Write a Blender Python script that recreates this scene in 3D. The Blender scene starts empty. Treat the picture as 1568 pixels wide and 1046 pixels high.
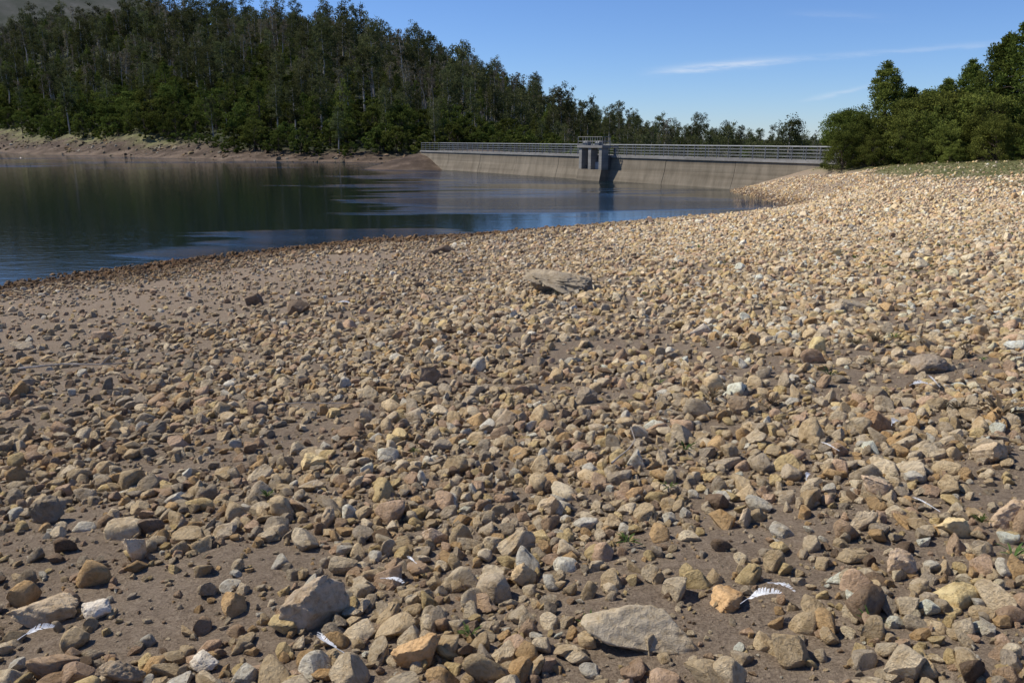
import bpy, bmesh, math, random
import numpy as np
from mathutils import Vector, Euler
R = np.random.default_rng(7)
random.seed(7)
scene = bpy.context.scene
scene.view_settings.view_transform = 'Standard'
scene.view_settings.look = 'None'
scene.view_settings.exposure = 0

# ------------------------------------------------------------------ helpers
def link(o):
    scene.collection.objects.link(o); return o

def mesh_np(name, V, F, mats=(), mi=None, smooth=False):
    me = bpy.data.meshes.new(name)
    V = np.asarray(V, dtype=np.float32)
    if isinstance(F, np.ndarray):
        k = F.shape[1]; n = F.shape[0]
        me.vertices.add(len(V)); me.vertices.foreach_set('co', V.ravel())
        me.loops.add(n*k); me.loops.foreach_set('vertex_index', F.astype(np.int32).ravel())
        me.polygons.add(n)
        me.polygons.foreach_set('loop_start', np.arange(0, n*k, k, dtype=np.int32))
        me.update(calc_edges=True)
    else:
        me.from_pydata(V.tolist(), [], F)
    for m in mats: me.materials.append(m)
    if mi is not None: me.polygons.foreach_set('material_index', np.asarray(mi, dtype=np.int32))
    me.polygons.foreach_set('use_smooth', np.full(len(me.polygons), smooth))
    me.update(); me.validate()
    return me

def lattice(seed):
    return np.random.default_rng(seed).random((256, 256))
_L = {}
def noise2(x, y, s, seed=0):
    if seed not in _L: _L[seed] = lattice(seed)
    L = _L[seed]
    x = np.asarray(x, float)/s + 1000.3; y = np.asarray(y, float)/s + 1000.7
    xi = np.floor(x).astype(int); yi = np.floor(y).astype(int)
    fx = x-xi; fy = y-yi
    fx = fx*fx*(3-2*fx); fy = fy*fy*(3-2*fy)
    a = L[xi % 256, yi % 256]; b = L[(xi+1) % 256, yi % 256]
    c = L[xi % 256, (yi+1) % 256]; d = L[(xi+1) % 256, (yi+1) % 256]
    return (a*(1-fx)+b*fx)*(1-fy)+(c*(1-fx)+d*fx)*fy
def fbm(x, y, s, seed=0, o=4):
    t = 0; a = .5; n = 0
    for i in range(o):
        t = t+a*noise2(x, y, s/2**i, seed+i); n += a; a *= .5
    return t/n
def sstep(a, b, x):
    t = np.clip((x-a)/(b-a), 0, 1); return t*t*(3-2*t)

# ------------------------------------------------------------------ terrain
def pl(x, y): return (x, y, 2.5+.064*x-.0727*y)
C = [pl(0,0),pl(0,5),pl(-5,5),pl(5,5),pl(0,10),pl(-5,12),pl(6,10),pl(0,18),pl(-8,15),pl(8,20),pl(0,25),
     pl(-10,5),pl(10,0),pl(-5,-5),pl(5,-5),pl(0,-20),(15,12,2.7),(20,20,2.4),(20,0,3.7),(30,5,4),
     (-14.4,21.4,0),(-11.1,26.8,0),(-5,32.6,0),(3.7,38.0,0),(9.5,42.0,0),(15.4,46.6,0),(-25,12.3,0),(-40,-1,0),
     (17.4,50.0,0),(17.4,57,0),(17.2,63.0,0),(17.6,67,-.2),(14.5,51,-.35),(13,60,-.7),(12,46.2,-.3),
     (19.2,57,.95),(21.0,57,1.6),(23.5,59.5,2.2),(19.6,50.5,.95),(22.5,50,2.0),(25,46,2.35),(20,41,1.45),(15,38,.95),(12,31,1.05),(10,27,1.15),
     (30,40,2.6),(30,30,2.5),(35,62,2.6),(45,60,3.0),(60,40,4),(40,20,3.6),(28,55,2.4),(70,80,2.5),(90,30,5),
     (-60,80,-4),(-100,140,-4),(-30,100,-3),(0,70,-3),(-30,50,-3),(-100,60,-5),(-200,150,-5),(5,60,-2),(-5,104,-1.5),(0,48,-1.4),(-15,35,-1.2),(-25,25,-1.2),(-60,20,-3),
     (-162,258,0),(-117,214,0),(-64,166,0),(-46,151,0),(-20,136,0),(-15,122,0),(-250,330,0),(-90,190,0),
     (-168,268,2.9),(-122,224,2.8),(-94,199,2.6),(-67,175,2.3),(-48,161,2.1),(-21,147,1.9),(-6,130,2.2),(-12,114,2.0),
     (-290,450,57),(-210,340,26),(-130,370,47),(-130,280,20),(-55,300,31),(-50,220,15),(-18,280,17),(-10,200,7),(4,270,9),(25,265,4.),(45,260,0),(65,255,-2.5),(80,250,-4.5),(110,250,-5),
     (10,120,-2),(30,95,-3),(45,90,-2),(60,150,-4),(20,170,-2),(-100,600,20),(0,500,0),(100,400,-6),(-300,650,45),(200,200,-2),(-400,300,15),(-400,0,8),(-150,-60,5),(150,-100,8),(0,-150,8),(300,400,0),(200,0,7)]
C = np.array(C, float)
def U(r2): return np.where(r2 > 1e-9, r2*np.log(np.maximum(r2, 1e-9))*.5, 0)
n = len(C); P = C[:, :2]/100
K = U(((P[:, None]-P[None])**2).sum(-1))+np.eye(n)*1e-5
A = np.zeros((n+3, n+3)); A[:n, :n] = K; A[:n, n] = 1; A[:n, n+1:] = P; A[n, :n] = 1; A[n+1:, :n] = P.T
W = np.linalg.solve(A, np.r_[C[:, 2], 0, 0, 0])
def tps(x, y):
    x = np.asarray(x, float).ravel()/100; y = np.asarray(y, float).ravel()/100
    out = np.empty(len(x))
    for s in range(0, len(x), 50000):
        a = x[s:s+50000]; b = y[s:s+50000]
        r2 = (a[:, None]-P[:, 0])**2+(b[:, None]-P[:, 1])**2
        out[s:s+50000] = U(r2)@W[:n]+W[n]+W[n+1]*a+W[n+2]*b
    return out
def H(x, y):
    x = np.asarray(x, float).ravel(); y = np.asarray(y, float).ravel()
    r = np.hypot(x, y)
    xc = np.clip(x, -700, 700); yc = np.clip(y, -400, 900)
    w = 1-sstep(430, 800, r)
    z = tps(xc, yc)*w-3*(1-w)
    z = z+(fbm(x, y, 1.6, 3)-.5)*2*.035+(fbm(x, y, 6, 13, 3)-.5)*2*(.05+.4*sstep(60,160,r))
    z = z+(fbm(x, y, .5, 17, 2)-.5)*.04*(1-sstep(8, 15, r))
    z = z+(fbm(x, y, 40, 23, 3)-.5)*8*sstep(170, 300, r)
    z = z+285*np.exp(-(((x+880)/560)**2+((y-1500)/420)**2))*(.85+.3*fbm(x, y, 220, 33, 5))
    return z
NX, NY = 640, 720
xs = 2.77*np.sinh(7.5*np.linspace(-1, 1, NX)); ys = 2.77*np.sinh(7.5*np.linspace(-1, 1, NY))+6
gx, gy = np.meshgrid(xs, ys); gz = H(gx, gy).reshape(gx.shape)
V = np.stack([gx.ravel(), gy.ravel(), gz.ravel()], 1)
i = np.arange(NX-1)[None, :]+np.arange(NY-1)[:, None]*NX
F = np.stack([i, i+1, i+1+NX, i+NX], -1).reshape(-1, 4)
def ghz(x, y):
    x = np.asarray(x, float); y = np.asarray(y, float)
    ix = np.clip(np.searchsorted(xs, x)-1, 0, NX-2); iy = np.clip(np.searchsorted(ys, y)-1, 0, NY-2)
    fx = (x-xs[ix])/(xs[ix+1]-xs[ix]); fy = (y-ys[iy])/(ys[iy+1]-ys[iy])
    return (gz[iy, ix]*(1-fx)+gz[iy, ix+1]*fx)*(1-fy)+(gz[iy+1, ix]*(1-fx)+gz[iy+1, ix+1]*fx)*fy
SX = np.array([-400, -250, -162, -117, -90, -64, -46, -20, -6, 8, 25, 45, 80, 120, 300])
SY = np.array([470, 330, 258, 214, 190, 166, 151, 136, 132, 128, 112, 100, 95, 95, 95])
def beyond(x, y): return y-np.interp(x, SX, SY)
def treeline(x): return 10-5*sstep(-85, -45, x)
def grassmask(x, y):
    g = sstep(1.75, 2.2, ghz(x, y)+(fbm(x, y, 3, 41)-.5)*.9)*sstep(33, 39, y+.15*(x-20)+(fbm(x, y, 5, 42)-.5)*7)*sstep(13, 19, x)
    b = beyond(x, y)
    g2 = sstep(6, 9, b)*(1-sstep(-90, -60, x))
    return np.clip(g+g2*(y > 90), 0, 1)

# ------------------------------------------------------------------ materials
def mat(name):
    m = bpy.data.materials.new(name); m.use_nodes = True
    nt = m.node_tree; nt.nodes.clear()
    out = nt.nodes.new('ShaderNodeOutputMaterial')
    return m, nt, out
def N(nt, t, **k):
    nd = nt.nodes.new(t)
    for a, b in k.items(): setattr(nd, a, b)
    return nd
def ramp(nt, fac, stops):
    r = N(nt, 'ShaderNodeValToRGB'); e = r.color_ramp.elements
    while len(e) < len(stops): e.new(.5)
    for el, (p, c) in zip(e, stops):
        el.position = p; el.color = (*c, 1) if len(c) == 3 else c
    nt.links.new(fac, r.inputs[0]); return r.outputs[0]
def mixc(nt, fac, a, b, mode='MIX'):
    m = N(nt, 'ShaderNodeMix', data_type='RGBA', blend_type=mode)
    if isinstance(fac, (int, float)): m.inputs[0].default_value = fac
    else: nt.links.new(fac, m.inputs[0])
    for s, v in ((6, a), (7, b)):
        if isinstance(v, tuple): m.inputs[s].default_value = (*v, 1)
        else: nt.links.new(v, m.inputs[s])
    return m.outputs[2]
def mth(nt, op, a, b=None, c=None):
    m = N(nt, 'ShaderNodeMath', operation=op)
    for k, v in enumerate((a, b, c)):
        if v is None: continue
        if isinstance(v, (int, float)): m.inputs[k].default_value = v
        else: nt.links.new(v, m.inputs[k])
    return m.outputs[0]
def noise(nt, vec, scale, detail=4, rough=.6):
    n_ = N(nt, 'ShaderNodeTexNoise'); n_.inputs['Scale'].default_value = scale
    n_.inputs['Detail'].default_value = detail; n_.inputs['Roughness'].default_value = rough
    if vec is not None: nt.links.new(vec, n_.inputs['Vector'])
    return n_
def mrange(nt, x_, a_, b_, c_=0., d_=1., smooth=False):
    m = N(nt, 'ShaderNodeMapRange', interpolation_type='SMOOTHSTEP' if smooth else 'LINEAR'); nt.links.new(x_, m.inputs[0])
    for k, v in enumerate((a_, b_, c_, d_)): m.inputs[k+1].default_value = v
    return m.outputs[0]
def bump(nt, h, dist, strength=1.0, nrm=None):
    b = N(nt, 'ShaderNodeBump'); b.inputs['Distance'].default_value = dist; b.inputs['Strength'].default_value = strength
    nt.links.new(h, b.inputs['Height'])
    if nrm is not None: nt.links.new(nrm, b.inputs['Normal'])
    return b.outputs[0]
def princ(nt, out, col, rough=.9, nrm=None, spec=.3):
    p = N(nt, 'ShaderNodeBsdfPrincipled')
    if isinstance(col, tuple): p.inputs['Base Color'].default_value = (*col, 1)
    else: nt.links.new(col, p.inputs['Base Color'])
    if isinstance(rough, (int, float)): p.inputs['Roughness'].default_value = rough
    else: nt.links.new(rough, p.inputs['Roughness'])
    p.inputs['Specular IOR Level'].default_value = spec
    if nrm is not None: nt.links.new(nrm, p.inputs['Normal'])
    nt.links.new(p.outputs[0], out.inputs[0]); return p
def attr(nt, name, t='GEOMETRY'):
    a = N(nt, 'ShaderNodeAttribute'); a.attribute_name = name; a.attribute_type = t; return a

# ground
mg, nt, out = mat('lakebed_soil')
geo = N(nt, 'ShaderNodeNewGeometry'); pos = geo.outputs['Position']
n1 = noise(nt, pos, 1.3, 6); n2 = noise(nt, pos, 22, 6, .7); n3 = noise(nt, pos, 90, 4, .7); n4 = noise(nt, pos, .16, 5)
base = ramp(nt, n1.outputs[0], [(.3, (.19, .135, .088)), (.5, (.295, .222, .152)), (.72, (.41, .322, .23))])
base = mixc(nt, .55, base, ramp(nt, n2.outputs[0], [(.3, (.11, .078, .052)), (.5, (.31, .235, .162)), (.7, (.58, .46, .335))]))
base = mixc(nt, .4, base, ramp(nt, n3.outputs[0], [(.35, (.12, .086, .06)), (.65, (.56, .44, .32))]))
base = mixc(nt, attr(nt, 'sand').outputs['Fac'], base, mixc(nt, .5, base, (.33, .25, .175)))
base = mixc(nt, attr(nt, 'wet').outputs['Fac'], base, mixc(nt, .8, base, (.085, .052, .034)))
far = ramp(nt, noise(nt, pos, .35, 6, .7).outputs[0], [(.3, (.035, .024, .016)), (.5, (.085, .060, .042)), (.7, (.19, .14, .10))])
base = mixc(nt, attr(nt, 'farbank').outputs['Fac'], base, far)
gr = ramp(nt, noise(nt, pos, 1.1, 6, .7).outputs[0], [(.3, (.08, .095, .035)), (.5, (.17, .17, .07)), (.7, (.34, .29, .17))])
base = mixc(nt, attr(nt, 'grass').outputs['Fac'], base, gr)
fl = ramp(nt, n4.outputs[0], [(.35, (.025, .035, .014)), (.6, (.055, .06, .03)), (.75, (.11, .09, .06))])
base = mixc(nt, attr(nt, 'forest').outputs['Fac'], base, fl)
mt_ = ramp(nt, noise(nt, pos, .02, 8, .65).outputs[0], [(.35, (.04, .05, .035)), (.6, (.10, .10, .085)), (.75, (.19, .18, .17))])
base = mixc(nt, attr(nt, 'mount').outputs['Fac'], base, mt_)
b1 = bump(nt, n2.outputs[0], .05, 1); b2 = bump(nt, n3.outputs[0], .02, 1, b1)
princ(nt, out, base, .95, b2, .15)
gme = mesh_np('ground', V, F, [mg], smooth=True)
vx, vy, vz = V[:, 0].astype(float), V[:, 1].astype(float), V[:, 2].astype(float)
def addf(me, name, arr):
    a = me.attributes.new(name, 'FLOAT', 'POINT'); a.data.foreach_set('value', arr.astype(np.float32))
bey = beyond(vx, vy)
def sandf(x, y, z):
    return sstep(.38, .6, z)*(1-sstep(1.05, 1.6, z+(fbm(x, y, 4, 51)-.5)*.8))*(1-sstep(-5, 5, x))
def wetf(x, y, z): return 1-sstep(.12, .60, z+(fbm(x, y, 2.5, 61)-.5)*.35)
addf(gme, 'wet', wetf(vx, vy, vz)); addf(gme, 'sand', sandf(vx, vy, vz)); addf(gme, 'grass', grassmask(vx, vy))
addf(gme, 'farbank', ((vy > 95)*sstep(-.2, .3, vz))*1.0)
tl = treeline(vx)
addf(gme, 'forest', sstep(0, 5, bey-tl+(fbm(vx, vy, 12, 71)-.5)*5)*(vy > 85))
addf(gme, 'mount', sstep(650, 800, np.hypot(vx, vy)))
link(bpy.data.objects.new('ground', gme))

# dam axis
A0 = np.array([-12., 112.]); A1 = np.array([22.4, 59.5]); L0 = np.linalg.norm(A1-A0); DV = (A1-A0)/L0; NL = np.array([-.836, -.548])
def dam(s, o, z):
    p = A0+DV*s+NL*o; return (p[0], p[1], z)

# water
mw, nt, out = mat('lake_water')
geo = N(nt, 'ShaderNodeNewGeometry'); pos = geo.outputs['Position']
sx = N(nt, 'ShaderNodeSeparateXYZ'); nt.links.new(pos, sx.inputs[0])
mp = N(nt, 'ShaderNodeMapping'); nt.links.new(pos, mp.inputs[0]); mp.inputs['Rotation'].default_value = (0, 0, math.radians(12)); mp.inputs['Scale'].default_value = (.55, 1.7, 1)
w1 = noise(nt, mp.outputs[0], 3.2, 4, .6); w2 = noise(nt, mp.outputs[0], .8, 2)
mp2 = N(nt, 'ShaderNodeMapping'); nt.links.new(pos, mp2.inputs[0]); mp2.inputs['Scale'].default_value = (.014, .055, 1); mp2.inputs['Rotation'].default_value = (0, 0, math.radians(-6))
patch = noise(nt, mp2.outputs[0], 1.0, 4, .6)
# wind-ruffled area in the middle / right of the lake, calm water in the lee on the left
pv = mth(nt, 'ADD', patch.outputs[0], mrange(nt, sx.outputs[0], -30., -2., -.12, .10, True))
pv = mth(nt, 'ADD', pv, mrange(nt, sx.outputs[1], 52., 100., -.05, .06, True))
pv = mth(nt, 'ADD', pv, mrange(nt, sx.outputs[1], 110., 150., 0., .09, True))
pm = mrange(nt, pv, .52, .62, .02, 1.0, True)
h = mth(nt, 'MULTIPLY', w1.outputs[0], pm)
nb = bump(nt, h, .24, 1); nb = bump(nt, w2.outputs[0], .006, 1, nb)
pw = princ(nt, out, (.006, .014, .016), .03, nb, .5); pw.inputs['IOR'].default_value = 1.33
WP = [(-600, -60), (25, -60), (25.5, 59), dam(0, -1.2, 0)[:2], (-10, 134), (-20, 155), (-600, 620)]
link(bpy.data.objects.new('lake_water', mesh_np('lake_water', [(a, b, 0.0) for a, b in WP], [list(range(len(WP)))], [mw])))

# stone material (per-instance colour)
def stone_mat(name, inst=True, col=None):
    m, nt, out = mat(name)
    tc = N(nt, 'ShaderNodeTexCoord'); oi = N(nt, 'ShaderNodeObjectInfo')
    va = N(nt, 'ShaderNodeVectorMath', operation='ADD'); nt.links.new(tc.outputs['Object'], va.inputs[0])
    mu = mth(nt, 'MULTIPLY', oi.outputs['Random'], 57.0); nt.links.new(mu, va.inputs[1])
    sc = 1.0 if inst else 6.0
    a = noise(nt, va.outputs[0], 1.7*sc, 6, .65); b = noise(nt, va.outputs[0], 7*sc, 6, .72)
    if inst: c = attr(nt, 'pcol', 'INSTANCER').outputs['Color']
    else:
        c = N(nt, 'ShaderNodeRGB'); c.outputs[0].default_value = (*col, 1); c = c.outputs[0]
    k = ramp(nt, a.outputs[0], [(.3, (.78, .69, .56)), (.5, (1.04, 1.02, .97)), (.72, (1.2, 1.2, 1.18))])
    c2 = mixc(nt, 1, c, k, 'MULTIPLY')
    k2 = ramp(nt, b.outputs[0], [(.32, (.66, .60, .52)), (.5, (1.05, 1.05, 1.04)), (.7, (1.2, 1.2, 1.2))])
    c2 = mixc(nt, .8, c2, k2, 'MULTIPLY')
    nb = bump(nt, b.outputs[0], .06 if inst else .022, .9)
    princ(nt, out, c2, .9, nb, .12)
    return m
ms = stone_mat('pebble_stone')

def ico(sub):
    bm = bmesh.new(); bmesh.ops.create_icosphere(bm, subdivisions=sub, radius=1)
    v = np.array([q.co[:] for q in bm.verts]); f = np.array([[q.index for q in t.verts] for t in bm.faces]); bm.free(); return v, f
I3 = ico(3); I4 = ico(5)
def stone_shape(rng, base, flat=.6, ncut=9, lump=.12, omin=.45, omax=.85):
    v = base[0].copy()
    for _ in range(5):
        d = rng.normal(size=3); ph = rng.random()*6
        v *= 1+lump*.5*np.sin((v@d)*1.6+ph)[:, None]
    for _ in range(ncut):
        d = rng.normal(size=3); d /= np.linalg.norm(d); o = rng.uniform(omin, omax)
        e = np.maximum(v@d-o, 0); v -= d*e[:, None]*.96
    v *= np.array([1, rng.uniform(.62, .95), flat*rng.uniform(.75, 1.2)])
    return v/np.abs(v[:, :2]).max()
def proto_coll(name, objs):
    c = bpy.data.collections.new(name)
    for o in objs: c.objects.link(o)
    return c
pp = []
for k in range(22):
    rg = np.random.default_rng(100+k)
    v = stone_shape(rg, I3, .80, 8+k % 7, .16, .38, .76)*.5
    pp.append(bpy.data.objects.new('pebble_%02d' % k, mesh_np('pebble_%02d' % k, v, I3[1], [ms], smooth=(k % 4 != 0))))
peb_c = proto_coll('pebble_kinds', pp)

def instancer(name, pts, rot, scl, idx, coll, col=None):
    me = bpy.data.meshes.new(name); nn = len(pts)
    me.vertices.add(nn); me.vertices.foreach_set('co', np.asarray(pts, np.float32).ravel())
    for nm, arr in (('rot', rot), ('scl', scl)):
        a = me.attributes.new(nm, 'FLOAT_VECTOR', 'POINT'); a.data.foreach_set('vector', np.asarray(arr, np.float32).ravel())
    a = me.attributes.new('idx', 'INT', 'POINT'); a.data.foreach_set('value', np.asarray(idx, np.int32))
    if col is not None:
        a = me.attributes.new('pcol', 'FLOAT_COLOR', 'POINT')
        a.data.foreach_set('color', np.c_[col, np.ones(nn)].astype(np.float32).ravel())
    o = link(bpy.data.objects.new(name, me))
    g = bpy.data.node_groups.new(name+'_scatter', 'GeometryNodeTree')
    g.interface.new_socket('Geometry', in_out='INPUT', socket_type='NodeSocketGeometry')
    g.interface.new_socket('Geometry', in_out='OUTPUT', socket_type='NodeSocketGeometry')
    gi = g.nodes.new('NodeGroupInput'); go = g.nodes.new('NodeGroupOutput')
    ip = g.nodes.new('GeometryNodeInstanceOnPoints'); ci = g.nodes.new('GeometryNodeCollectionInfo')
    ci.inputs['Collection'].default_value = coll; ci.inputs['Separate Children'].default_value = True; ci.inputs['Reset Children'].default_value = True
    def na(nm, t):
        q = g.nodes.new('GeometryNodeInputNamedAttribute'); q.data_type = t; q.inputs['Name'].default_value = nm
        return [s for s in q.outputs if s.enabled and s.name == 'Attribute'][0]
    e = g.nodes.new('FunctionNodeEulerToRotation'); g.links.new(na('rot', 'FLOAT_VECTOR'), e.inputs[0])
    g.links.new(gi.outputs[0], ip.inputs['Points']); g.links.new(ci.outputs[0], ip.inputs['Instance'])
    ip.inputs['Pick Instance'].default_value = True
    g.links.new(na('idx', 'INT'), ip.inputs['Instance Index']); g.links.new(e.outputs[0], ip.inputs['Rotation'])
    g.links.new(na('scl', 'FLOAT_VECTOR'), ip.inputs['Scale']); g.links.new(ip.outputs[0], go.inputs[0])
    md = o.modifiers.new('scatter', 'NODES'); md.node_group = g
    return o

# ------------------------------------------------------------------ pebbles
PAL = np.array([(.72,.555,.345),(.80,.655,.455),(.60,.49,.35),(.69,.465,.24),(.68,.48,.325),(.85,.78,.64),(.28,.20,.135),(.49,.405,.30),(.77,.59,.31),(.55,.39,.255)])
def layer(y0, y1, cell, smin, smax, prob, feather, dmin=.35, pw_=1.6):
    X = np.arange(-y1*.72-3, y1*.72+3, cell); Y = np.arange(y0, y1, cell)
    gx_, gy_ = np.meshgrid(X, Y); x = gx_.ravel(); y = gy_.ravel()
    x = x+R.uniform(-.5, .5, len(x))*cell; y = y+R.uniform(-.5, .5, len(y))*cell
    k = (np.abs(x) < .70*y+2.2); x = x[k]; y = y[k]
    z = ghz(x, y)
    dens = dmin+(1.15-dmin)*sstep(.37, .54, fbm(x, y, .9, 81, 3))*(.6+.4*sstep(.3, .5, fbm(x, y, 5, 91, 3)))
    dens *= 1-.84*sandf(x, y, z)
    dens *= 1-.93*grassmask(x, y)
    p = prob*dens*np.clip((y1-y)/feather, 0, 1)*np.clip((y-y0)/feather+(1. if y0 < 3 else 0.), 0, 1)
    k = (R.random(len(x)) < p) & (z > -.12) & ~((y > 52) & (x > 18.5+(63-y)*.35))
    x, y, z = x[k], y[k], z[k]
    u = R.random(len(x)); s = smin+(smax-smin)*u**pw_
    return x, y, z, s
ls = [layer(1.0, 9.5, .070, .042, .108, 1.0, .9, .28), layer(1.0, 12, .165, .085, .175, .85, 1.2, .40), layer(1.0, 7, .040, .012, .042, .6, 2, .5),
      layer(8, 24, .088, .055, .14, 1.0, 1.5), layer(10, 30, .30, .12, .23, .4, 3), layer(21, 66, .145, .09, .20, 1., 3), layer(28,66,.6,.18,.36,.25,4)]
x, y, z, s = [np.concatenate([l[j] for l in ls]) for j in range(4)]
nn = len(x); print('pebbles', nn)
right = sstep(-5, 4, x-.12*y+(fbm(x, y, 3, 95)-.5)*5)
base_w = np.array([2.0, 1.4, 1.4, .7, .7, .35, .5, .9, .35, .7]); right_w = np.array([2.4, 2.6, .6, 1.0, .9, .8, .12, .3, 1.3, .4])
wts = base_w[None]*(1-right[:, None])+right_w[None]*right[:, None]; wts /= wts.sum(1, keepdims=True)
ci_ = (wts.cumsum(1) < R.random(nn)[:, None]).sum(1).clip(0, 9)
col = PAL[ci_]*R.uniform(.76, 1.15, nn)[:, None]
col *= (.87+.19*right)[:, None]
wf_ = wetf(x, y, z)*(1-.45*sstep(-2, 8, x))
col = col*(1-wf_[:, None]*np.array([.66, .72, .76]))
col = np.clip(col, .02, .87)
rot = np.c_[R.normal(0, .40, nn), R.normal(0, .40, nn), R.random(nn)*6.283]
scl = s[:, None]*np.c_[R.uniform(.9, 1.3, nn), R.uniform(.85, 1.15, nn), R.uniform(.75, 1.25, nn)]
instancer('pebble_gravel', np.c_[x, y, z+s*.14], rot, scl, R.integers(0, 22, nn), peb_c, col)
# far shore stones
fx_ = R.uniform(-260, -10, 2200); b_ = R.uniform(-2, 8, 2200); fy_ = np.interp(fx_, SX, SY)+b_; fz_ = ghz(fx_, fy_)
k = fz_ > -.2; fx_, fy_, fz_ = fx_[k], fy_[k], fz_[k]; m_ = len(fx_); s_ = .2+1.3*R.random(m_)**7
instancer('far_shore_stones', np.c_[fx_, fy_, fz_], np.c_[R.normal(0, .2, m_), R.normal(0, .2, m_), R.random(m_)*6], np.repeat(s_[:, None], 3, 1),
          R.integers(0, 22, m_), peb_c, PAL[R.integers(0, 10, m_)]*R.uniform(.12, .45, m_)[:, None])

# ------------------------------------------------------------------ individual rocks
GREY = (.46, .38, .275); TAN = (.56, .44, .30); ORG = (.64, .42, .22); DK = (.20, .15, .11); WHT = (.78, .70, .58); YEL = (.72, .56, .31); PNK = (.62, .47, .33)
rocks = [(.50,2.36,.54,.46,.20,(.53,.445,.325),0,.55),(-.745,2.58,.34,.19,.20,(.53,.42,.30),25,.3),(-1.83,2.76,.28,.15,.12,TAN,30,.3),(-.314,2.32,.18,.12,.11,ORG,10,.3),
 (.79,2.6,.17,.14,.08,ORG,70,.4),(1.86,3.04,.16,.12,.12,YEL,-20,.3),(2.17,4.51,.26,.16,.17,(.42,.27,.155),-10,.3),(-3.2,11.7,.36,.3,.38,DK,0,.3),
 (-1.95,5.75,.20,.15,.14,(.25,.18,.13),0,.3),(3.94,9.1,.50,.35,.20,GREY,0,.45),(3.19,5.93,.36,.25,.18,(.38,.31,.24),0,.45),(-1.95,24,.85,.5,.24,DK,10,.3),(-2.3,23.2,.5,.3,.16,DK,40,.3),
 (-5.46,10.3,.32,.25,.25,(.38,.28,.20),0,.3),(-.75,11.9,.36,.3,.18,GREY,0,.45),(-2.39,3.76,.21,.15,.16,(.27,.225,.17),10,.3),(-1.74,3.52,.16,.12,.13,DK,0,.3),
 (-.68,6.37,.2,.15,.2,(.3,.23,.17),0,.3),(15.6,46.3,.9,.5,.35,DK,0,.3),(1.96,7.97,.28,.2,.15,(.6,.52,.42),0,.3),(-6.3,9.9,.4,.28,.14,GREY,0,.3),
 (-4.36,13.2,.34,.3,.24,DK,0,.3),(-1.2,4.43,.18,.14,.11,YEL,0,.3),(-1.69,3.24,.10,.09,.13,(.7,.55,.38),0,.2),(-1.62,2.76,.14,.11,.1,WHT,0,.3),(2.16,3.1,.22,.18,.14,PNK,0,.3),
 (-1.3,2.3,.15,.11,.1,(.44,.35,.25),0,.3),(.05,2.85,.11,.08,.11,(.64,.48,.29),0,.3),(1.75,3.5,.17,.14,.12,PNK,0,.3),(-1.05,2.35,.12,.1,.08,WHT,0,.3),(1.95,2.4,.2,.15,.08,TAN,0,.4),
 (-.05,5.1,.17,.14,.13,(.44,.35,.25),0,.3),(.55,5.6,.2,.14,.13,(.36,.29,.21),0,.3),(1.5,5.0,.17,.14,.15,(.38,.29,.20),0,.3),(2.3,7.4,.2,.15,.15,TAN,0,.3),(4.9,9.9,.3,.2,.16,(.48,.37,.25),0,.3),(.62,3.7,.1,.09,.1,ORG,0,.3),
 (1.5,2.75,.15,.12,.11,PNK,20,.3),(1.05,3.3,.13,.1,.1,TAN,60,.3),(-.35,3.3,.13,.1,.11,PNK,10,.3),(-.9,3.6,.14,.1,.12,TAN,80,.3),(.2,3.6,.14,.11,.1,TAN,0,.3),(2.5,3.9,.2,.15,.14,TAN,0,.3)]
for k, (x_, y_, wx, wy, hz, c_, a_, emb) in enumerate(rocks):
    rg = np.random.default_rng(500+k)
    v = stone_shape(rg, I4, 1, 15, .2, .4, .8)
    v[:, 2] /= np.abs(v[:, 2]).max()
    q = v*3
    dn = (fbm(q[:, 0]+q[:, 2]*1.3+k*9, q[:, 1]-q[:, 2]*.8, 1.0, 300, 5)-.5)
    dr = np.abs(fbm(q[:, 0]*1.2-q[:, 2]+k*5, q[:, 1]+q[:, 2]*.9, .6, 340, 4)-.5)
    v = v*(1+dn[:, None]*.26-dr[:, None]*.28)
    v = v*np.array([wx/2, wy/2, hz*.62])
    me = mesh_np('rock', v, I4[1], [stone_mat('rock_stone', False, c_)], smooth=True)
    o = link(bpy.data.objects.new('rock', me)); o.location = (x_, y_, float(ghz(x_, y_))+hz*(.5-emb)+.01); o.rotation_euler = (rg.normal(0, .08), rg.normal(0, .08), math.radians(a_))

# broken slab (overhanging) near the middle
def slab_part(name, dims, loc, rotd, seed, c_):
    rg = np.random.default_rng(seed); v = I4[0].copy()
    v = np.sign(v)*np.abs(v)**.55
    for _ in range(14):
        d = rg.normal(size=3)*np.array([1, 1, .6]); d /= np.linalg.norm(d); e = np.maximum(v@d-rg.uniform(.6, 1.05), 0); v -= d*e[:, None]*.95
    q = v*2.5; dn = fbm(q[:, 0]+q[:, 2], q[:, 1]-q[:, 2], .9, 310+seed, 5)-.5; dr = np.abs(fbm(q[:, 0]*1.3, q[:, 1]+q[:, 2], .5, 350+seed, 4)-.5)
    v = v*(1+dn[:, None]*.5-dr[:, None]*.5)*np.array(dims)/2
    me = mesh_np(name, v, I4[1], [stone_mat('slab_stone', False, c_)], smooth=True)
    o = link(bpy.data.objects.new(name, me)); o.location = loc; o.rotation_euler = [math.radians(t) for t in rotd]; return o
gz0 = float(ghz(.72, 12.15))
e = link(bpy.data.objects.new('broken_rock_slab', None)); e.location = (.72, 12.15, gz0-.02)
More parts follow.
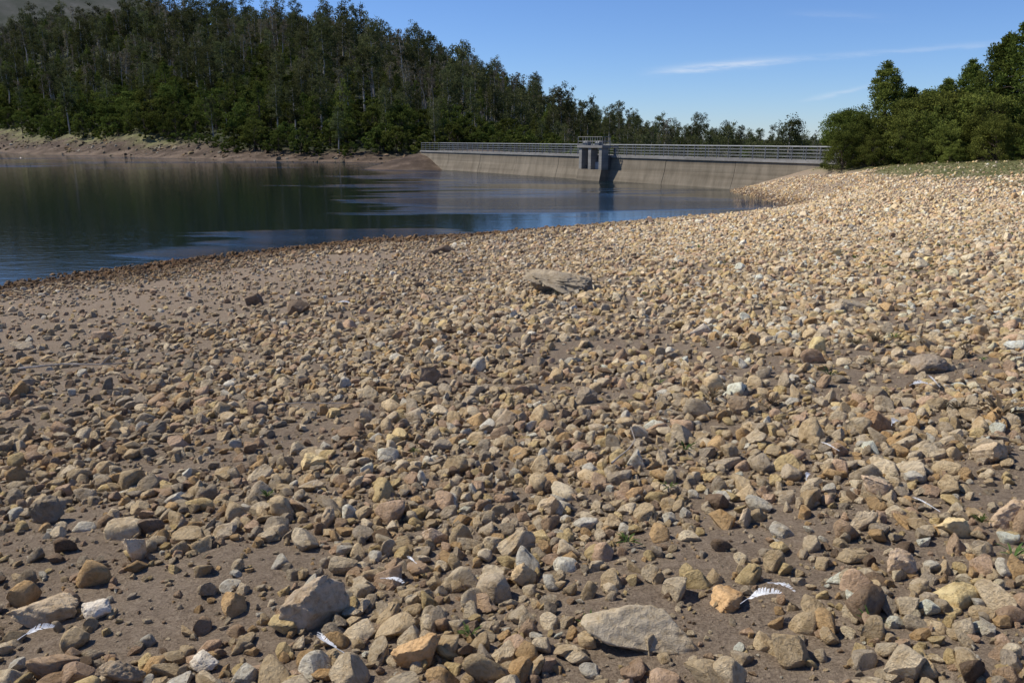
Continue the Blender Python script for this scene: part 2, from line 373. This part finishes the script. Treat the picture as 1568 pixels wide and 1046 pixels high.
for nm, dm_, lc, rt, sd in (('upper_slab', (1.15, 1.0, .20), (-.04, .04, .24), (9, 7, -8), 11), ('end_block', (.46, .60, .40), (.34, .06, .12), (5, -8, 20), 6),
                           ('back_block', (.9, .4, .34), (-.08, .40, .12), (0, 0, -6), 8), ('lower_slab', (.5, .3, .10), (.12, -.02, .05), (8, 10, -8), 9)):
    o = slab_part(nm, dm_, lc, rt, sd, (.36, .30, .22)); o.parent = e

# ------------------------------------------------------------------ tubes / trees
def tube(pts, rad, sides, Vl, Fl, Ml, m):
    pts = [np.array(p, float) for p in pts]; b0 = len(Vl)
    for i_, p in enumerate(pts):
        d = pts[min(i_+1, len(pts)-1)]-pts[max(i_-1, 0)]; d = d/(np.linalg.norm(d)+1e-9)
        a = np.cross(d, [0, 0, 1.]) if abs(d[2]) < .9 else np.cross(d, [1., 0, 0]); a /= np.linalg.norm(a); b = np.cross(d, a)
        for j in range(sides):
            t = 2*math.pi*j/sides; Vl.append(p+(a*math.cos(t)+b*math.sin(t))*rad[i_])
    for i_ in range(len(pts)-1):
        for j in range(sides):
            q = b0+i_*sides; Fl.append((q+j, q+(j+1) % sides, q+sides+(j+1) % sides, q+sides+j)); Ml.append(m)
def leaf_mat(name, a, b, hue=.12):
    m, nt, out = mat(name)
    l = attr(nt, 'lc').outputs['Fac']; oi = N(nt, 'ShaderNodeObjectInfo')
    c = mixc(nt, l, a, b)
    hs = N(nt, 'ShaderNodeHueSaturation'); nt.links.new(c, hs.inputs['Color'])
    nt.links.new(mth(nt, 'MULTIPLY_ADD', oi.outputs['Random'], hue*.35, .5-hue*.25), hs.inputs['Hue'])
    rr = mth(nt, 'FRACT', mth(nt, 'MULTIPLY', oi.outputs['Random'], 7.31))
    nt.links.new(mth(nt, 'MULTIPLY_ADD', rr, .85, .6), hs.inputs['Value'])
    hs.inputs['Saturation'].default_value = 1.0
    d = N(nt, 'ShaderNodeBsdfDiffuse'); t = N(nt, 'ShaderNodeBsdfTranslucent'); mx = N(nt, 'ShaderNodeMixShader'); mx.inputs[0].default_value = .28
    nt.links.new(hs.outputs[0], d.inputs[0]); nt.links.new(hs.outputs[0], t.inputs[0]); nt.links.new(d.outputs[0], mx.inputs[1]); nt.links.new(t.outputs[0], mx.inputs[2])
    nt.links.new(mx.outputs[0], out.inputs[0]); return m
def bark_mat(name, a, b):
    m, nt, out = mat(name); tc = N(nt, 'ShaderNodeTexCoord'); n_ = noise(nt, tc.outputs['Object'], 6, 5)
    princ(nt, out, ramp(nt, n_.outputs[0], [(.3, a), (.7, b)]), .9, bump(nt, n_.outputs[0], .03)); return m
bk_e = bark_mat('eucalyptus_bark', (.22, .185, .15), (.50, .45, .39)); bk_d = bark_mat('dark_bark', (.05, .038, .028), (.15, .115, .085))
lf_e = leaf_mat('eucalyptus_foliage', (.038, .050, .018), (.115, .126, .054)); lf_o = leaf_mat('broadleaf_foliage', (.034, .052, .011), (.115, .146, .034))
lf_p = leaf_mat('pine_foliage', (.038, .062, .014), (.15, .185, .042)); lf_s = leaf_mat('dry_foliage', (.09, .08, .05), (.18, .165, .11))
lf_b = leaf_mat('shrub_foliage', (.045, .066, .014), (.16, .195, .045))
def tree_mesh(name, kind, seed, Ht, ncl, nlf, leaf, lmat=None):
    rg = np.random.default_rng(seed); Vl, Fl, Ml = [], [], []
    lean = rg.normal(0, .03*Ht, 2)
    if kind in ('oak', 'bush'): lean *= .5
    def tp(t): return np.array([lean[0]*t*t, lean[1]*t*t, t*Ht])
    top = {'euc': .93, 'thin': .97, 'oak': .6, 'bush': .5, 'pine': .97}[kind]
    r0 = {'euc': .015, 'thin': .014, 'oak': .028, 'bush': .02, 'pine': .02}[kind]*Ht
    ts = np.linspace(-.03, top, 9); wob = rg.normal(0, .006*Ht, (9, 3))*np.array([1, 1, 0])
    tube([tp(t)+w for t, w in zip(ts, wob)], [r0*(1.15-1.0*(max(t, 0)/top)) for t in ts], 6, Vl, Fl, Ml, 0)
    cl = []
    lob = rg.normal(size=(4,))
    while len(cl) < ncl:
        az = rg.random()*6.283; lb = 1+.16*math.sin(2*az+lob[0])+.12*math.sin(3*az+lob[1]*3)
        if kind == 'euc':
            t = rg.uniform(.40, 1.0); rr = .145*Ht*math.sin(math.pi*min(1, (t-.34)/.75))**.6*rg.uniform(.2, 1); cr = .047*Ht*rg.uniform(.6, 1.5); fl = .85
        elif kind == 'thin':
            t = rg.uniform(.5, 1.0); rr = .09*Ht*rg.uniform(.1, 1); cr = .037*Ht*rg.uniform(.5, 1.3); fl = .9
        elif kind == 'oak':
            ph = rg.uniform(-.75, 1); rr = lb*.40*Ht*math.sqrt(max(0, 1-ph*ph))*rg.uniform(.6, 1.08); t = .58+.36*ph*rg.uniform(.8, 1.12); cr = .08*Ht*rg.uniform(.5, 1.35); fl = .75
        elif kind == 'bush':
            ph = rg.uniform(0, 1); rr = lb*.55*Ht*math.sqrt(max(0, 1-ph*ph))*rg.uniform(.6, 1.12); t = .06+.85*ph*rg.uniform(.75, 1.2); cr = .10*Ht*rg.uniform(.45, 1.25); fl = .8
        else:
            t = rg.uniform(.12, 1.0); t = round(t*14)/14+rg.normal(0, .008); rr = lb*(.30*Ht*(max(0, 1-t))**.62+.01*Ht)*rg.uniform(.35, 1.12); cr = .055*Ht*rg.uniform(.7, 1.25)*(1.1-.4*t); fl = .95
        c = np.array([lean[0]*t*t+rr*math.cos(az), lean[1]*t*t+rr*math.sin(az), t*Ht])
        cl.append((c, cr, fl))
        up = {'euc': .55, 'thin': .5, 'oak': .8, 'bush': .8, 'pine': .12}[kind]
        if len(cl) % (1 if kind in ('pine', 'thin') else 2) == 0:
            t0 = max(.02, min(top, t-up*rr/Ht)); a = tp(t0); mid = (a+c)/2+np.array([0, 0, .03*Ht if kind == 'pine' else -.02*Ht])
            rb = r0*(1.1-t0)*.38
            tube([a, mid, c], [rb, rb*.6, rb*.2], 4, Vl, Fl, Ml, 0)
    nb_ = len(Vl); nf0 = len(Fl)
    CC = np.array([c[0] for c in cl]); CR = np.array([c[1] for c in cl]); FL = np.array([c[2] for c in cl])
    tot = ncl*nlf; ci2 = np.repeat(np.arange(ncl), nlf)
    d = rg.normal(size=(tot, 3)); d /= np.linalg.norm(d, axis=1, keepdims=True); rad = rg.random(tot)**.45*1.25
    off = d*(rad*CR[ci2])[:, None]; off[:, 2] *= FL[ci2]
    p = CC[ci2]+off
    a = rg.normal(size=(tot, 3))
    if kind == 'pine': a += d*1.2+np.array([0, 0, .8])
    if kind in ('euc', 'thin'): a += np.array([0, 0, -.9])
    a /= np.linalg.norm(a, axis=1, keepdims=True)
    b = np.cross(a, rg.normal(size=(tot, 3))); b /= np.linalg.norm(b, axis=1, keepdims=True)
    ln = leaf*rg.uniform(.6, 1.4, tot)[:, None]; wd = ln*(.30 if kind == 'pine' else .42 if kind in ('euc', 'thin') else .6)
    LV = np.stack([p-a*ln*.5, p+b*wd*.5, p+a*ln*.5, p-b*wd*.5], 1).reshape(-1, 3)
    LF = (np.arange(tot*4).reshape(-1, 4)+nb_)
    Vv = np.concatenate([np.array(Vl), LV]); FF = np.concatenate([np.array(Fl), LF])
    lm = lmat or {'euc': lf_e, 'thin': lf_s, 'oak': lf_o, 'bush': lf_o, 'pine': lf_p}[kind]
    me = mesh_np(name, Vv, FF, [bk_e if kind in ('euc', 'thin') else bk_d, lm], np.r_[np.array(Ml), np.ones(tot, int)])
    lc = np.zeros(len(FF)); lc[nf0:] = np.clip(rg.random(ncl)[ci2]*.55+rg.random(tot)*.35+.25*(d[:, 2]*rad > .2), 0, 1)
    at = me.attributes.new('lc', 'FLOAT', 'FACE'); at.data.foreach_set('value', lc.astype(np.float32))
    return me
tp_objs = []
spec = [('euc', 14, 40, 40, .42)]*5+[('oak', 8, 48, 48, .36)]*4+[('pine', 11, 80, 34, .38)]*2+[('thin', 13, 20, 22, .36)]*3+[('bush', 3, 24, 42, .28)]*3
for k, (kd, h_, nc, nl, le) in enumerate(spec):
    tp_objs.append(bpy.data.objects.new('tree_kind_%02d' % k, tree_mesh('tree_kind_%02d' % k, kd, 900+k, h_, nc, nl, le)))
tree_c = proto_coll('tree_kinds', tp_objs)
def jit(x0, x1, y0, y1, c):
    a, b = np.meshgrid(np.arange(x0, x1, c), np.arange(y0, y1, c)); a = a.ravel(); b = b.ravel()
    return a+R.uniform(-.5, .5, len(a))*c, b+R.uniform(-.5, .5, len(b))*c
fx, fy = jit(-420, 200, 95, 500, 5.0)
b = beyond(fx, fy)-treeline(fx)
k = (b > 0) & (fx > -.80*fy-30) & (fx < .66*fy+20) & (np.hypot(fx, fy) < 530)
fx, fy, b = fx[k], fy[k], b[k]; fz = ghz(fx, fy); m_ = len(fx); print('trees', m_)
u = R.random(m_); belt = 1-sstep(8, 45, b+(fbm(fx, fy, 25, 111)-.5)*30)
thinz = sstep(.45, .57, fbm(fx, fy, 45, 121, 3))*(1-belt)
azr = fx/fy
pe = .58*(1-belt)*(1-.55*thinz)+.12*belt; pt = .08*(1-belt)+.40*thinz
idx = np.where(u < pe, R.integers(0, 5, m_), np.where(u < pe+pt, R.integers(11, 14, m_), np.where(u < pe+pt+.10, R.integers(9, 11, m_), R.integers(5, 9, m_))))
rightf = sstep(-.16, .18, azr)
sc = R.uniform(.6, 1.08, m_)
tall = (R.random(m_) > .93) & (belt < .3)
idx = np.where(tall, np.where(R.random(m_) < .75, R.integers(0, 5, m_), R.integers(11, 14, m_)), idx)
sc = np.where(tall, R.uniform(1.1, 1.5, m_), sc)*(1-.44*rightf)
sc *= .88+.24*sstep(0.3,.7,fbm(fx,fy,18,131))
sc *= 1-.25*sstep(-90,-50,fx)*(1-sstep(0,20,b))
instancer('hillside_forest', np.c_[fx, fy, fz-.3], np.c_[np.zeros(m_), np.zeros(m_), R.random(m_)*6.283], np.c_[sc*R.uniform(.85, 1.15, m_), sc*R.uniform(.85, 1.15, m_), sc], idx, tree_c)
ux, uy = jit(-300, 170, 95, 330, 4.0); b = beyond(ux, uy)-treeline(ux)
k = (b > -1.5) & (ux > -.78*uy-20) & (ux < .66*uy+15) & (b < 60); ux, uy = ux[k], uy[k]; m_ = len(ux); sc = R.uniform(.5, 1.3, m_)
instancer('hillside_undergrowth', np.c_[ux, uy, ghz(ux, uy)-.1], np.c_[np.zeros(m_), np.zeros(m_), R.random(m_)*6.283], np.c_[sc*1.2, sc*1.2, sc], R.integers(14, 17, m_), tree_c)

# individual trees on the right bank
def place(name, me, x_, y_, ht, wd=1.0, rz=0, base=10.):
    o = link(bpy.data.objects.new(name, me)); o.location = (x_, y_, float(ghz(x_, y_))-.08)
    s_ = ht/base; o.scale = (s_*wd, s_*wd, s_); o.rotation_euler = (0, 0, rz); return o
hp = [tree_mesh('pine_crown_%d' % k, 'pine', 40+k, 10, 190, 95, .27) for k in range(4)]
ho = [tree_mesh('oak_crown_%d' % k, 'oak', 60+k, 10, 150, 110, .24, lf_b) for k in range(3)]
hb = [tree_mesh('bush_crown_%d' % k, 'bush', 70+k, 10, 130, 140, .28, lf_b) for k in range(4)]
he = tree_mesh('eucalyptus_crown', 'euc', 85, 10, 60, 60, .22)
for k, (x_, y_, h_, w_) in enumerate([(28, 62, 6.9, 1.3), (32.3, 62, 5.6, 1.2), (34.3, 62, 7.0, 1.1), (33.6, 57.5, 7.9, 1.15), (34.2, 55.5, 8.9, 1.1), (37.5, 55, 8.6, 1.1), (41, 52, 8.4, 1.2), (39.5, 60, 8.8, 1.2), (44, 58, 9, 1.2), (30.4, 64, 5.4, 1.3)]):
    place('pine_tree', hp[k % 4], x_, y_, h_, w_, k*1.7)
for k, (x_, y_, h_, w_) in enumerate([(26.9, 66, 4.6, 1.1), (27.6, 56, 4.5, 1.2), (30.2, 58.5, 5.0, 1.2), (33, 66, 5.8, 1.2), (25.0, 60.5, 3.9, 1.15), (31.5, 55, 4.6, 1.2), (38, 70, 6.5, 1.2), (35.5, 52, 5, 1.2)]):
    place('oak_tree', ho[k % 3], x_, y_, h_, w_, k*1.3)
for k, (x_, y_, h_, w_) in enumerate([(22.5, 55.5, 2.9, .9), (23.9, 54.0, 2.2, .9), (25.6, 54, 3.1, .9), (27.3, 51.5, 2.4, 1.0), (28.9, 49.0, 2.6, 1.0), (29.6, 51, 3.6, .95), (31.6, 46.8, 2.7, 1.0), (25.9, 51.8, 1.5, 1.2), (33.8, 46, 3.2, 1.1), (24.6, 57.5, 3.3, .9),(27.2,53.6,3.4,.95),(30.2,47.5,1.5,1.2),(26.9,49.9,1.1,1.3)]):
    place('shrub', hb[k % 4], x_, y_, h_, w_, k*2.1)
place('eucalyptus_tree', he, 36.8, 110, 10.6, 1.15, 1.0); place('eucalyptus_tree', he, 43.5, 122, 9.0, 1.15, 3.0)

# ------------------------------------------------------------------ grass + weeds
gm = leaf_mat('grass_blade', (.12, .14, .045), (.34, .31, .15), .1); wm = leaf_mat('weed_leaf', (.05, .08, .022), (.12, .17, .055), .1); wr = leaf_mat('dry_weed_leaf', (.12, .09, .055), (.24, .2, .12), .1)
def tuft(name, seed, nb, hgt, spread, w, m, flat=0.0):
    rg = np.random.default_rng(seed); Vl, Fl = [], []
    for _ in range(nb):
        az = rg.random()*6.283; d = np.array([math.cos(az), math.sin(az), 0]); s_ = np.array([-d[1], d[0], 0]); q = d*rg.uniform(0, spread*.25)
        hh = hgt*rg.uniform(.5, 1.1)*(1-flat*.6); sp = spread*rg.uniform(.4, 1.1); b0 = len(Vl); ww = w*rg.uniform(.7, 1.3)
        for t, wf in ((0, .5), (.45, 1), (.8, .7), (1, .02)):
            c = q+d*sp*t**1.5+np.array([0, 0, hh*(t-.35*t*t*(1+flat))]); Vl += [c-s_*ww*wf/2, c+s_*ww*wf/2]
        for j in range(3): Fl.append((b0+2*j, b0+2*j+1, b0+2*j+3, b0+2*j+2))
    me = mesh_np(name, np.array(Vl), np.array(Fl), [m]); at = me.attributes.new('lc', 'FLOAT', 'FACE'); at.data.foreach_set('value', rg.random(len(Fl)).astype(np.float32)); return me
gk = [bpy.data.objects.new('tuft_%d' % k, tuft('tuft_%d' % k, k, 22, .12, .10, .007, gm)) for k in range(3)]
wk = [bpy.data.objects.new('weed_%d' % k, tuft('weed_%d' % k, 20+k, 9+3*k, .06, .07, .010, wm if k < 3 else wr, .5*(k % 2))) for k in range(5)]
gc = proto_coll('grass_kinds', gk); wc = proto_coll('weed_kinds', wk)
x, y = jit(12, 50, 30, 64, .22); k = R.random(len(x)) < grassmask(x, y)*.8; x, y = x[k], y[k]; m_ = len(x); sc = R.uniform(.4, 1.4, m_)
instancer('grass', np.c_[x, y, ghz(x, y)-.01], np.c_[np.zeros((m_, 2)), R.random(m_)*6], np.repeat(sc[:, None], 3, 1), R.integers(0, 3, m_), gc)
wp = [(2.96,4.57,2.4,4),(2.8,4.75,1.7,3),(3.1,4.45,1.6,4),(1.91,2.74,1.2,0),(.5,3.14,1.0,1),(.27,2.42,.9,0),(.8,3.76,.9,1),(1.0,4.3,1.0,2),(1.4,5.3,1.5,4),(3.07,6.9,1.8,3),(1.19,2.34,.8,0),(-.15,2.45,.7,2),(2.0,3.1,.7,2),(3.3,7.0,1.8,4),(1.75,5.1,1.2,4),(-.02,3.2,.7,1),(2.9,6.2,1.4,3),(-.6,4.6,.7,1),(-1.3,3.9,.7,2)]
for _ in range(200):
    yy = random.uniform(5, 34); xx = random.uniform(.12, .68)*yy
    if noise2(xx, yy, 2.5, 141) > .5: wp.append((xx, yy, random.uniform(.5, 1.3)*(1+yy*.02), random.choice([0, 1, 2, 3, 3, 4])))
for _ in range(40):
    cx, cy = random.choice([(6.1, 12.4), (9.5, 17), (12, 21), (7.5, 15)]); wp.append((random.gauss(cx, .8), random.gauss(cy, .5), random.uniform(.9, 1.7), random.choice([0, 1, 2])))
wp = np.array(wp); m_ = len(wp)
instancer('scattered_weeds', np.c_[wp[:, 0], wp[:, 1], ghz(wp[:, 0], wp[:, 1])+.03], np.c_[np.zeros((m_, 2)), R.random(m_)*6], np.repeat(wp[:, 2:3], 3, 1), wp[:, 3].astype(int), wc)

# ------------------------------------------------------------------ feathers and twigs
mf, nt, out = mat('white_feather'); tc = N(nt, 'ShaderNodeTexCoord'); n_ = noise(nt, tc.outputs['Object'], 60, 3)
princ(nt, out, ramp(nt, n_.outputs[0], [(.3, (.5, .49, .47)), (.6, (.8, .8, .79))]), .7)
def feather(x_, y_, ln, az, seed, up=.088):
    rg = np.random.default_rng(seed); Vl, Fl, Ml = [], [], []; K_ = 30; bend = rg.uniform(.1, .35)
    c = [np.array([ln*(t-.5), bend*ln*math.sin(t*2.4), .06*ln*math.sin(t*3.0)]) for t in np.linspace(0, 1, K_)]
    tube(c, [.0012*(1.2-t) for t in np.linspace(0, 1, K_)], 5, Vl, Fl, Ml, 0)
    for sd in (-1, 1):
        for j in range(6, K_-1):
            if rg.random() < .10: continue
            t = j/(K_-1); w = ln*.16*math.sin(math.pi*min(1, (t-.15)/.9))**.6*rg.uniform(.7, 1.1)*(1 if sd > 0 else .6); b0 = len(Vl)
            dz = .2*w
            Vl += [c[j], c[j]+np.array([ln*.08, sd*w, dz]), c[j+1]+np.array([ln*.07, sd*w*.98, dz]), c[j+1]]
            Fl.append((b0, b0+1, b0+2, b0+3))
    o = link(bpy.data.objects.new('feather', mesh_np('feather', np.array(Vl), Fl, [mf]))); o.location = (x_, y_, float(ghz(x_, y_))+up); o.rotation_euler = (.18+rg.normal(0, .12), rg.normal(0, .12), az)
for k, f in enumerate([(-.47,2.76,.09,-.3),(-.585,2.33,.13,2.2),(1.81,3.19,.14,1.9),(2.23,4.34,.17,.7),(.86,2.44,.15,.1),(-1.69,2.48,.11,.6),(1.71,4.0,.13,1.9),(2.76,5.12,.2,.2),(-.40,2.95,.08,1.9),(2.9,5.2,.15,1.4),(-2.6,11.9,.22,.1),(.95,2.52,.09,-.5),(1.45,3.6,.09,.9)]):
    feather(*f, 700+k)
def twig(pts, r, x_, y_):
    Vl, Fl, Ml = [], [], []; tube(pts, [r*(1-.6*q/(len(pts)-1)) for q in range(len(pts))], 6, Vl, Fl, Ml, 0)
    mid = pts[len(pts)//2]; d = np.array([.5, .3, .5])*np.linalg.norm(np.array(pts[-1])-np.array(pts[0]))*.3
    tube([mid, np.array(mid)+d*.5, np.array(mid)+d], [r*.6, r*.4, r*.15], 5, Vl, Fl, Ml, 0)
    o = link(bpy.data.objects.new('twig', mesh_np('twig', np.array(Vl), Fl, [bk_e]))); o.location = (x_, y_, float(ghz(x_, y_)))
twig([(0, 0, .05), (.05, .05, .07), (.09, .02, .12), (.14, .09, .15), (.13, .2, .19)], .006, .55, 4.1)
twig([(-.2, 0, .07), (0, .02, .08), (.2, .03, .07), (.36, .07, .06)], .005, -1.6, 5.75)
twig([(-.5, 0, .08), (-.1, .1, .10), (.3, .12, .09), (.6, .3, .06)], .012, -4.6, 7.9)

# ------------------------------------------------------------------ dam
def conc_mat(name, a, b, streak=True):
    m, nt, out = mat(name); geo = N(nt, 'ShaderNodeNewGeometry'); mp = N(nt, 'ShaderNodeMapping'); nt.links.new(geo.outputs['Position'], mp.inputs[0])
    mp.inputs['Scale'].default_value = (1, 1, .15) if streak else (1, 1, 1)
    n_ = noise(nt, mp.outputs[0], 1.2, 7, .7); q = noise(nt, geo.outputs['Position'], .25, 4)
    mz = N(nt, 'ShaderNodeMapping'); nt.links.new(geo.outputs['Position'], mz.inputs[0]); mz.inputs['Scale'].default_value = (.05, .05, 3); hb_ = noise(nt, mz.outputs[0], 1, 4)
    c = ramp(nt, n_.outputs[0], [(.3, a), (.7, b)]); c = mixc(nt, .6, c, ramp(nt, hb_.outputs[0], [(.35, (.6, .58, .55)), (.6, (1.1, 1.1, 1.1))]), 'MULTIPLY')
    c = mixc(nt, .5, c, ramp(nt, q.outputs[0], [(.35, (.75, .72, .68)), (.65, (1.1, 1.1, 1.1))]), 'MULTIPLY')
    princ(nt, out, c, .9, bump(nt, n_.outputs[0], .02)); return m
cm = conc_mat('dam_concrete', (.14, .118, .085), (.25, .21, .155)); cl_ = conc_mat('pale_concrete', (.20, .195, .18), (.34, .33, .31), False); dkc = conc_mat('dark_concrete', (.08, .075, .068), (.15, .14, .13), False)  # dkc: darker grey concrete for joints, crest road, shaft wall and gate screen
clp = conc_mat('gate_paint', (.36, .36, .35), (.5, .5, .49), False)
mm, nt, out = mat('galvanised_steel'); tc = N(nt, 'ShaderNodeTexCoord'); n_ = noise(nt, tc.outputs['Object'], 3, 3); pm_ = princ(nt, out, ramp(nt, n_.outputs[0], [(.3, (.12, .13, .14)), (.7, (.22, .23, .24))]), .6); pm_.inputs['Metallic'].default_value = .2
def prism(name, sec, s0, s1, m, parent, step=None):
    ss = [s0, s1] if step is None else list(np.arange(s0, s1, step))+[s1]
    Vl, Fl = [], []; k_ = len(sec)
    for s_ in ss:
        for o_, z_ in sec: Vl.append(dam(s_, o_, z_))
    for i_ in range(len(ss)-1):
        for j in range(k_): a_ = i_*k_; Fl.append((a_+j, a_+(j+1) % k_, a_+k_+(j+1) % k_, a_+k_+j))
    Fl.append(tuple(range(k_))[::-1]); Fl.append(tuple((len(ss)-1)*k_+j for j in range(k_)))
    me = bpy.data.meshes.new(name); me.from_pydata(Vl, [], Fl)
    bm = bmesh.new(); bm.from_mesh(me); bmesh.ops.recalc_face_normals(bm, faces=bm.faces); bm.to_mesh(me); bm.free()
    me.materials.append(m); o = link(bpy.data.objects.new(name, me)); o.parent = parent; return o
def box(o0, o1, z0, z1): return [(o0, z0), (o1, z0), (o1, z1), (o0, z1)]
dm = link(bpy.data.objects.new('concrete_dam', None))
LE = L0+5; LS = -1.0
bs = np.arange(LS, LE, 8.0)
for k, s_ in enumerate(bs):
    e_ = min(s_+7.95, LE); o_ = .012*(k % 2)
    prism('dam_block_%d' % k, [(o_, 2.2), (.15+o_, 1.2), (2.4+o_, -6), (-6, -6), (-3.2, 2.2)], s_, e_, cm, dm)
prism('joint_fill', [(-.03, 2.19), (.12, 1.2), (2.37, -6), (-5.9, -6), (-3.1, 2.18)], LS+.01, LE-.01, dkc, dm)
prism('crest_road', box(-2.9, -.35, 2.203, 2.26), LS, LE, dkc, dm)
prism('upstream_kerb', box(-.35, .14, 2.2, 2.40), LS, LE, cl_, dm)
prism('downstream_kerb', box(-3.3, -2.9, 2.2, 2.40), LS, LE, cl_, dm)
for o_, nm in ((-.1, 'upstream_railing'), (-3.1, 'downstream_railing')):
    Vl, Fl, Ml = [], [], []
    for s_ in np.arange(LS, LE, 1.25): tube([dam(s_, o_, 2.38), dam(s_, o_, 3.38)], [.035, .035], 6, Vl, Fl, Ml, 0)
    for z_, r_ in ((3.38, .038), (3.13, .018), (2.88, .018), (2.63, .018)): tube([dam(LS, o_, z_), dam(LE, o_, z_)], [r_, r_], 6, Vl, Fl, Ml, 0)
    o = link(bpy.data.objects.new(nm, mesh_np(nm, np.array(Vl), Fl, [mm]))); o.parent = dm
# intake tower
tw = link(bpy.data.objects.new('dam_intake_tower', None)); sC = .581*L0+1.3
W_ = 1.75
for k, (a_, b_) in enumerate(((-W_, -W_+.42), (-.3, .12), (W_-.42, W_))):
    prism('pillar_%d' % k, box(.45, 1.3, 1.05, 3.1), sC+a_, sC+b_, cl_, tw)
prism('pier_base', [(.16, 1.05), (1.35, 1.05), (1.5, 0.4), (2.6, -5), (.16, -5)], sC-W_-.06, sC+W_+.06, cm, tw)
prism('shaft_wall', box(.16, .44, 1.055, 2.38), sC-W_, sC+W_, dkc, tw)
prism('gate_panel', box(.7, .78, 1.055, 1.75), sC+.14, sC+W_-.44, clp, tw)
prism('gate_screen', box(.7, .78, 1.055, 1.4), sC-W_+.44, sC-.32, dkc, tw)
prism('top_beam', box(.3, 1.42, 3.102, 3.32), sC-W_-.2, sC+W_+.2, cl_, tw)
prism('access_slab', box(-1.2, .29, 3.11, 3.26), sC-1.2, sC+1.2, cl_, tw)
for k, a_ in enumerate((-1.1, .9)): prism('access_leg_%d' % k, box(-1.1, -.9, 2.27, 3.108), sC+a_, sC+a_+.2, cl_, tw)
for k, a_ in enumerate((-1.1, .8)):
    prism('hoist_housing_%d' % k, [(.6, 3.322), (1.2, 3.322), (1.2, 3.6), (1.05, 3.75), (.75, 3.75), (.6, 3.6)], sC+a_-.25, sC+a_+.35, mm, tw)
Vl, Fl, Ml = [], [], []
for o_ in (.4, 1.34):
    for s_ in np.linspace(-W_-.12, W_+.12, 6): tube([dam(sC+s_, o_, 3.31), dam(sC+s_, o_, 4.12)], [.04, .04], 6, Vl, Fl, Ml, 0)
    for z_ in (3.7, 4.12): tube([dam(sC-W_-.12, o_, z_), dam(sC+W_+.12, o_, z_)], [.035, .035], 6, Vl, Fl, Ml, 0)
for s_ in (-W_-.12, W_+.12):
    for z_ in (3.7, 4.12): tube([dam(sC+s_, .4, z_), dam(sC+s_, 1.34, z_)], [.035, .035], 6, Vl, Fl, Ml, 0)
o = link(bpy.data.objects.new('platform_railing', mesh_np('platform_railing', np.array(Vl), Fl, [cl_]))); o.parent = tw

# ------------------------------------------------------------------ sun + sky
sd = Vector((-.63, .19, .74)).normalized()
sl = bpy.data.lights.new('sun', 'SUN'); sl.energy = 5.0; sl.angle = math.radians(.5); sl.color = (1, .94, .83)
so = link(bpy.data.objects.new('sun', sl)); so.rotation_euler = (-sd).to_track_quat('-Z', 'Y').to_euler()
w = bpy.data.worlds.new('World'); scene.world = w; w.use_nodes = True; nt = w.node_tree; nt.nodes.clear()
out = nt.nodes.new('ShaderNodeOutputWorld'); bg = nt.nodes.new('ShaderNodeBackground')
sk = nt.nodes.new('ShaderNodeTexSky'); sk.sky_type = 'NISHITA'; sk.sun_disc = False
sk.sun_elevation = math.asin(sd.z); sk.sun_rotation = math.atan2(sd.x, sd.y) % (2*math.pi); sk.air_density = 1.0; sk.dust_density = .05; sk.ozone_density = 5.0; sk.altitude = 1000
tc = N(nt, 'ShaderNodeTexCoord'); sp = N(nt, 'ShaderNodeSeparateXYZ'); nt.links.new(tc.outputs['Generated'], sp.inputs[0])
yy = mth(nt, 'MAXIMUM', sp.outputs[1], .05); az = mth(nt, 'DIVIDE', sp.outputs[0], yy); el = mth(nt, 'DIVIDE', sp.outputs[2], yy)
cb = N(nt, 'ShaderNodeCombineXYZ'); nt.links.new(mth(nt, 'MULTIPLY', az, 14.), cb.inputs[0]); nt.links.new(mth(nt, 'MULTIPLY', el, 120.), cb.inputs[1])
cn = noise(nt, cb.outputs[0], 1.0, 5, .65)
def sm(x_, a_, b_): return mrange(nt, x_, a_, b_, 0., 1., True)
def streak(c0, c1, a0, a1, sg, amp):
    wv = mth(nt, 'SUBTRACT', el, mth(nt, 'MULTIPLY_ADD', az, c1, c0)); wv = mth(nt, 'ADD', wv, mth(nt, 'MULTIPLY_ADD', cn.outputs[0], .012, -.006))
    g = mth(nt, 'EXPONENT', mth(nt, 'MULTIPLY', mth(nt, 'POWER', mth(nt, 'ABSOLUTE', mth(nt, 'DIVIDE', wv, sg)), 2.), -1.))
    g = mth(nt, 'MULTIPLY', g, sm(az, a0, a0+.09)); g = mth(nt, 'MULTIPLY', g, mth(nt, 'SUBTRACT', 1., sm(az, a1-.12, a1)))
    return mth(nt, 'MULTIPLY', mth(nt, 'MULTIPLY', g, sm(cn.outputs[0], .2, .7)), amp)
cl = mth(nt, 'ADD', streak(.063, .083, .14, .36, .0045, .6), streak(-.033, .22, .33, .46, .0025, .6))
cl = mth(nt, 'ADD', cl, streak(.066, .075, .2, .66, .003, .18)); cl = mth(nt, 'ADD', cl, streak(.155, -.04, .3, .48, .004, .12))
c = mixc(nt, 1, sk.outputs[0], (.78, .92, 1.20), 'MULTIPLY')
c = mixc(nt, cl, c, (7.5, 8., 8.8))
nt.links.new(c, bg.inputs[0]); bg.inputs[1].default_value = .106; nt.links.new(bg.outputs[0], out.inputs[0])

cam = bpy.data.cameras.new('camera'); cam.lens = 28; cam.sensor_width = 36; cam.clip_end = 6000; cam.clip_start = .05
co = link(bpy.data.objects.new('camera', cam)); co.location = (0, 0, 4); co.rotation_euler = (math.radians(90-14.3), 0, 0); scene.camera = co
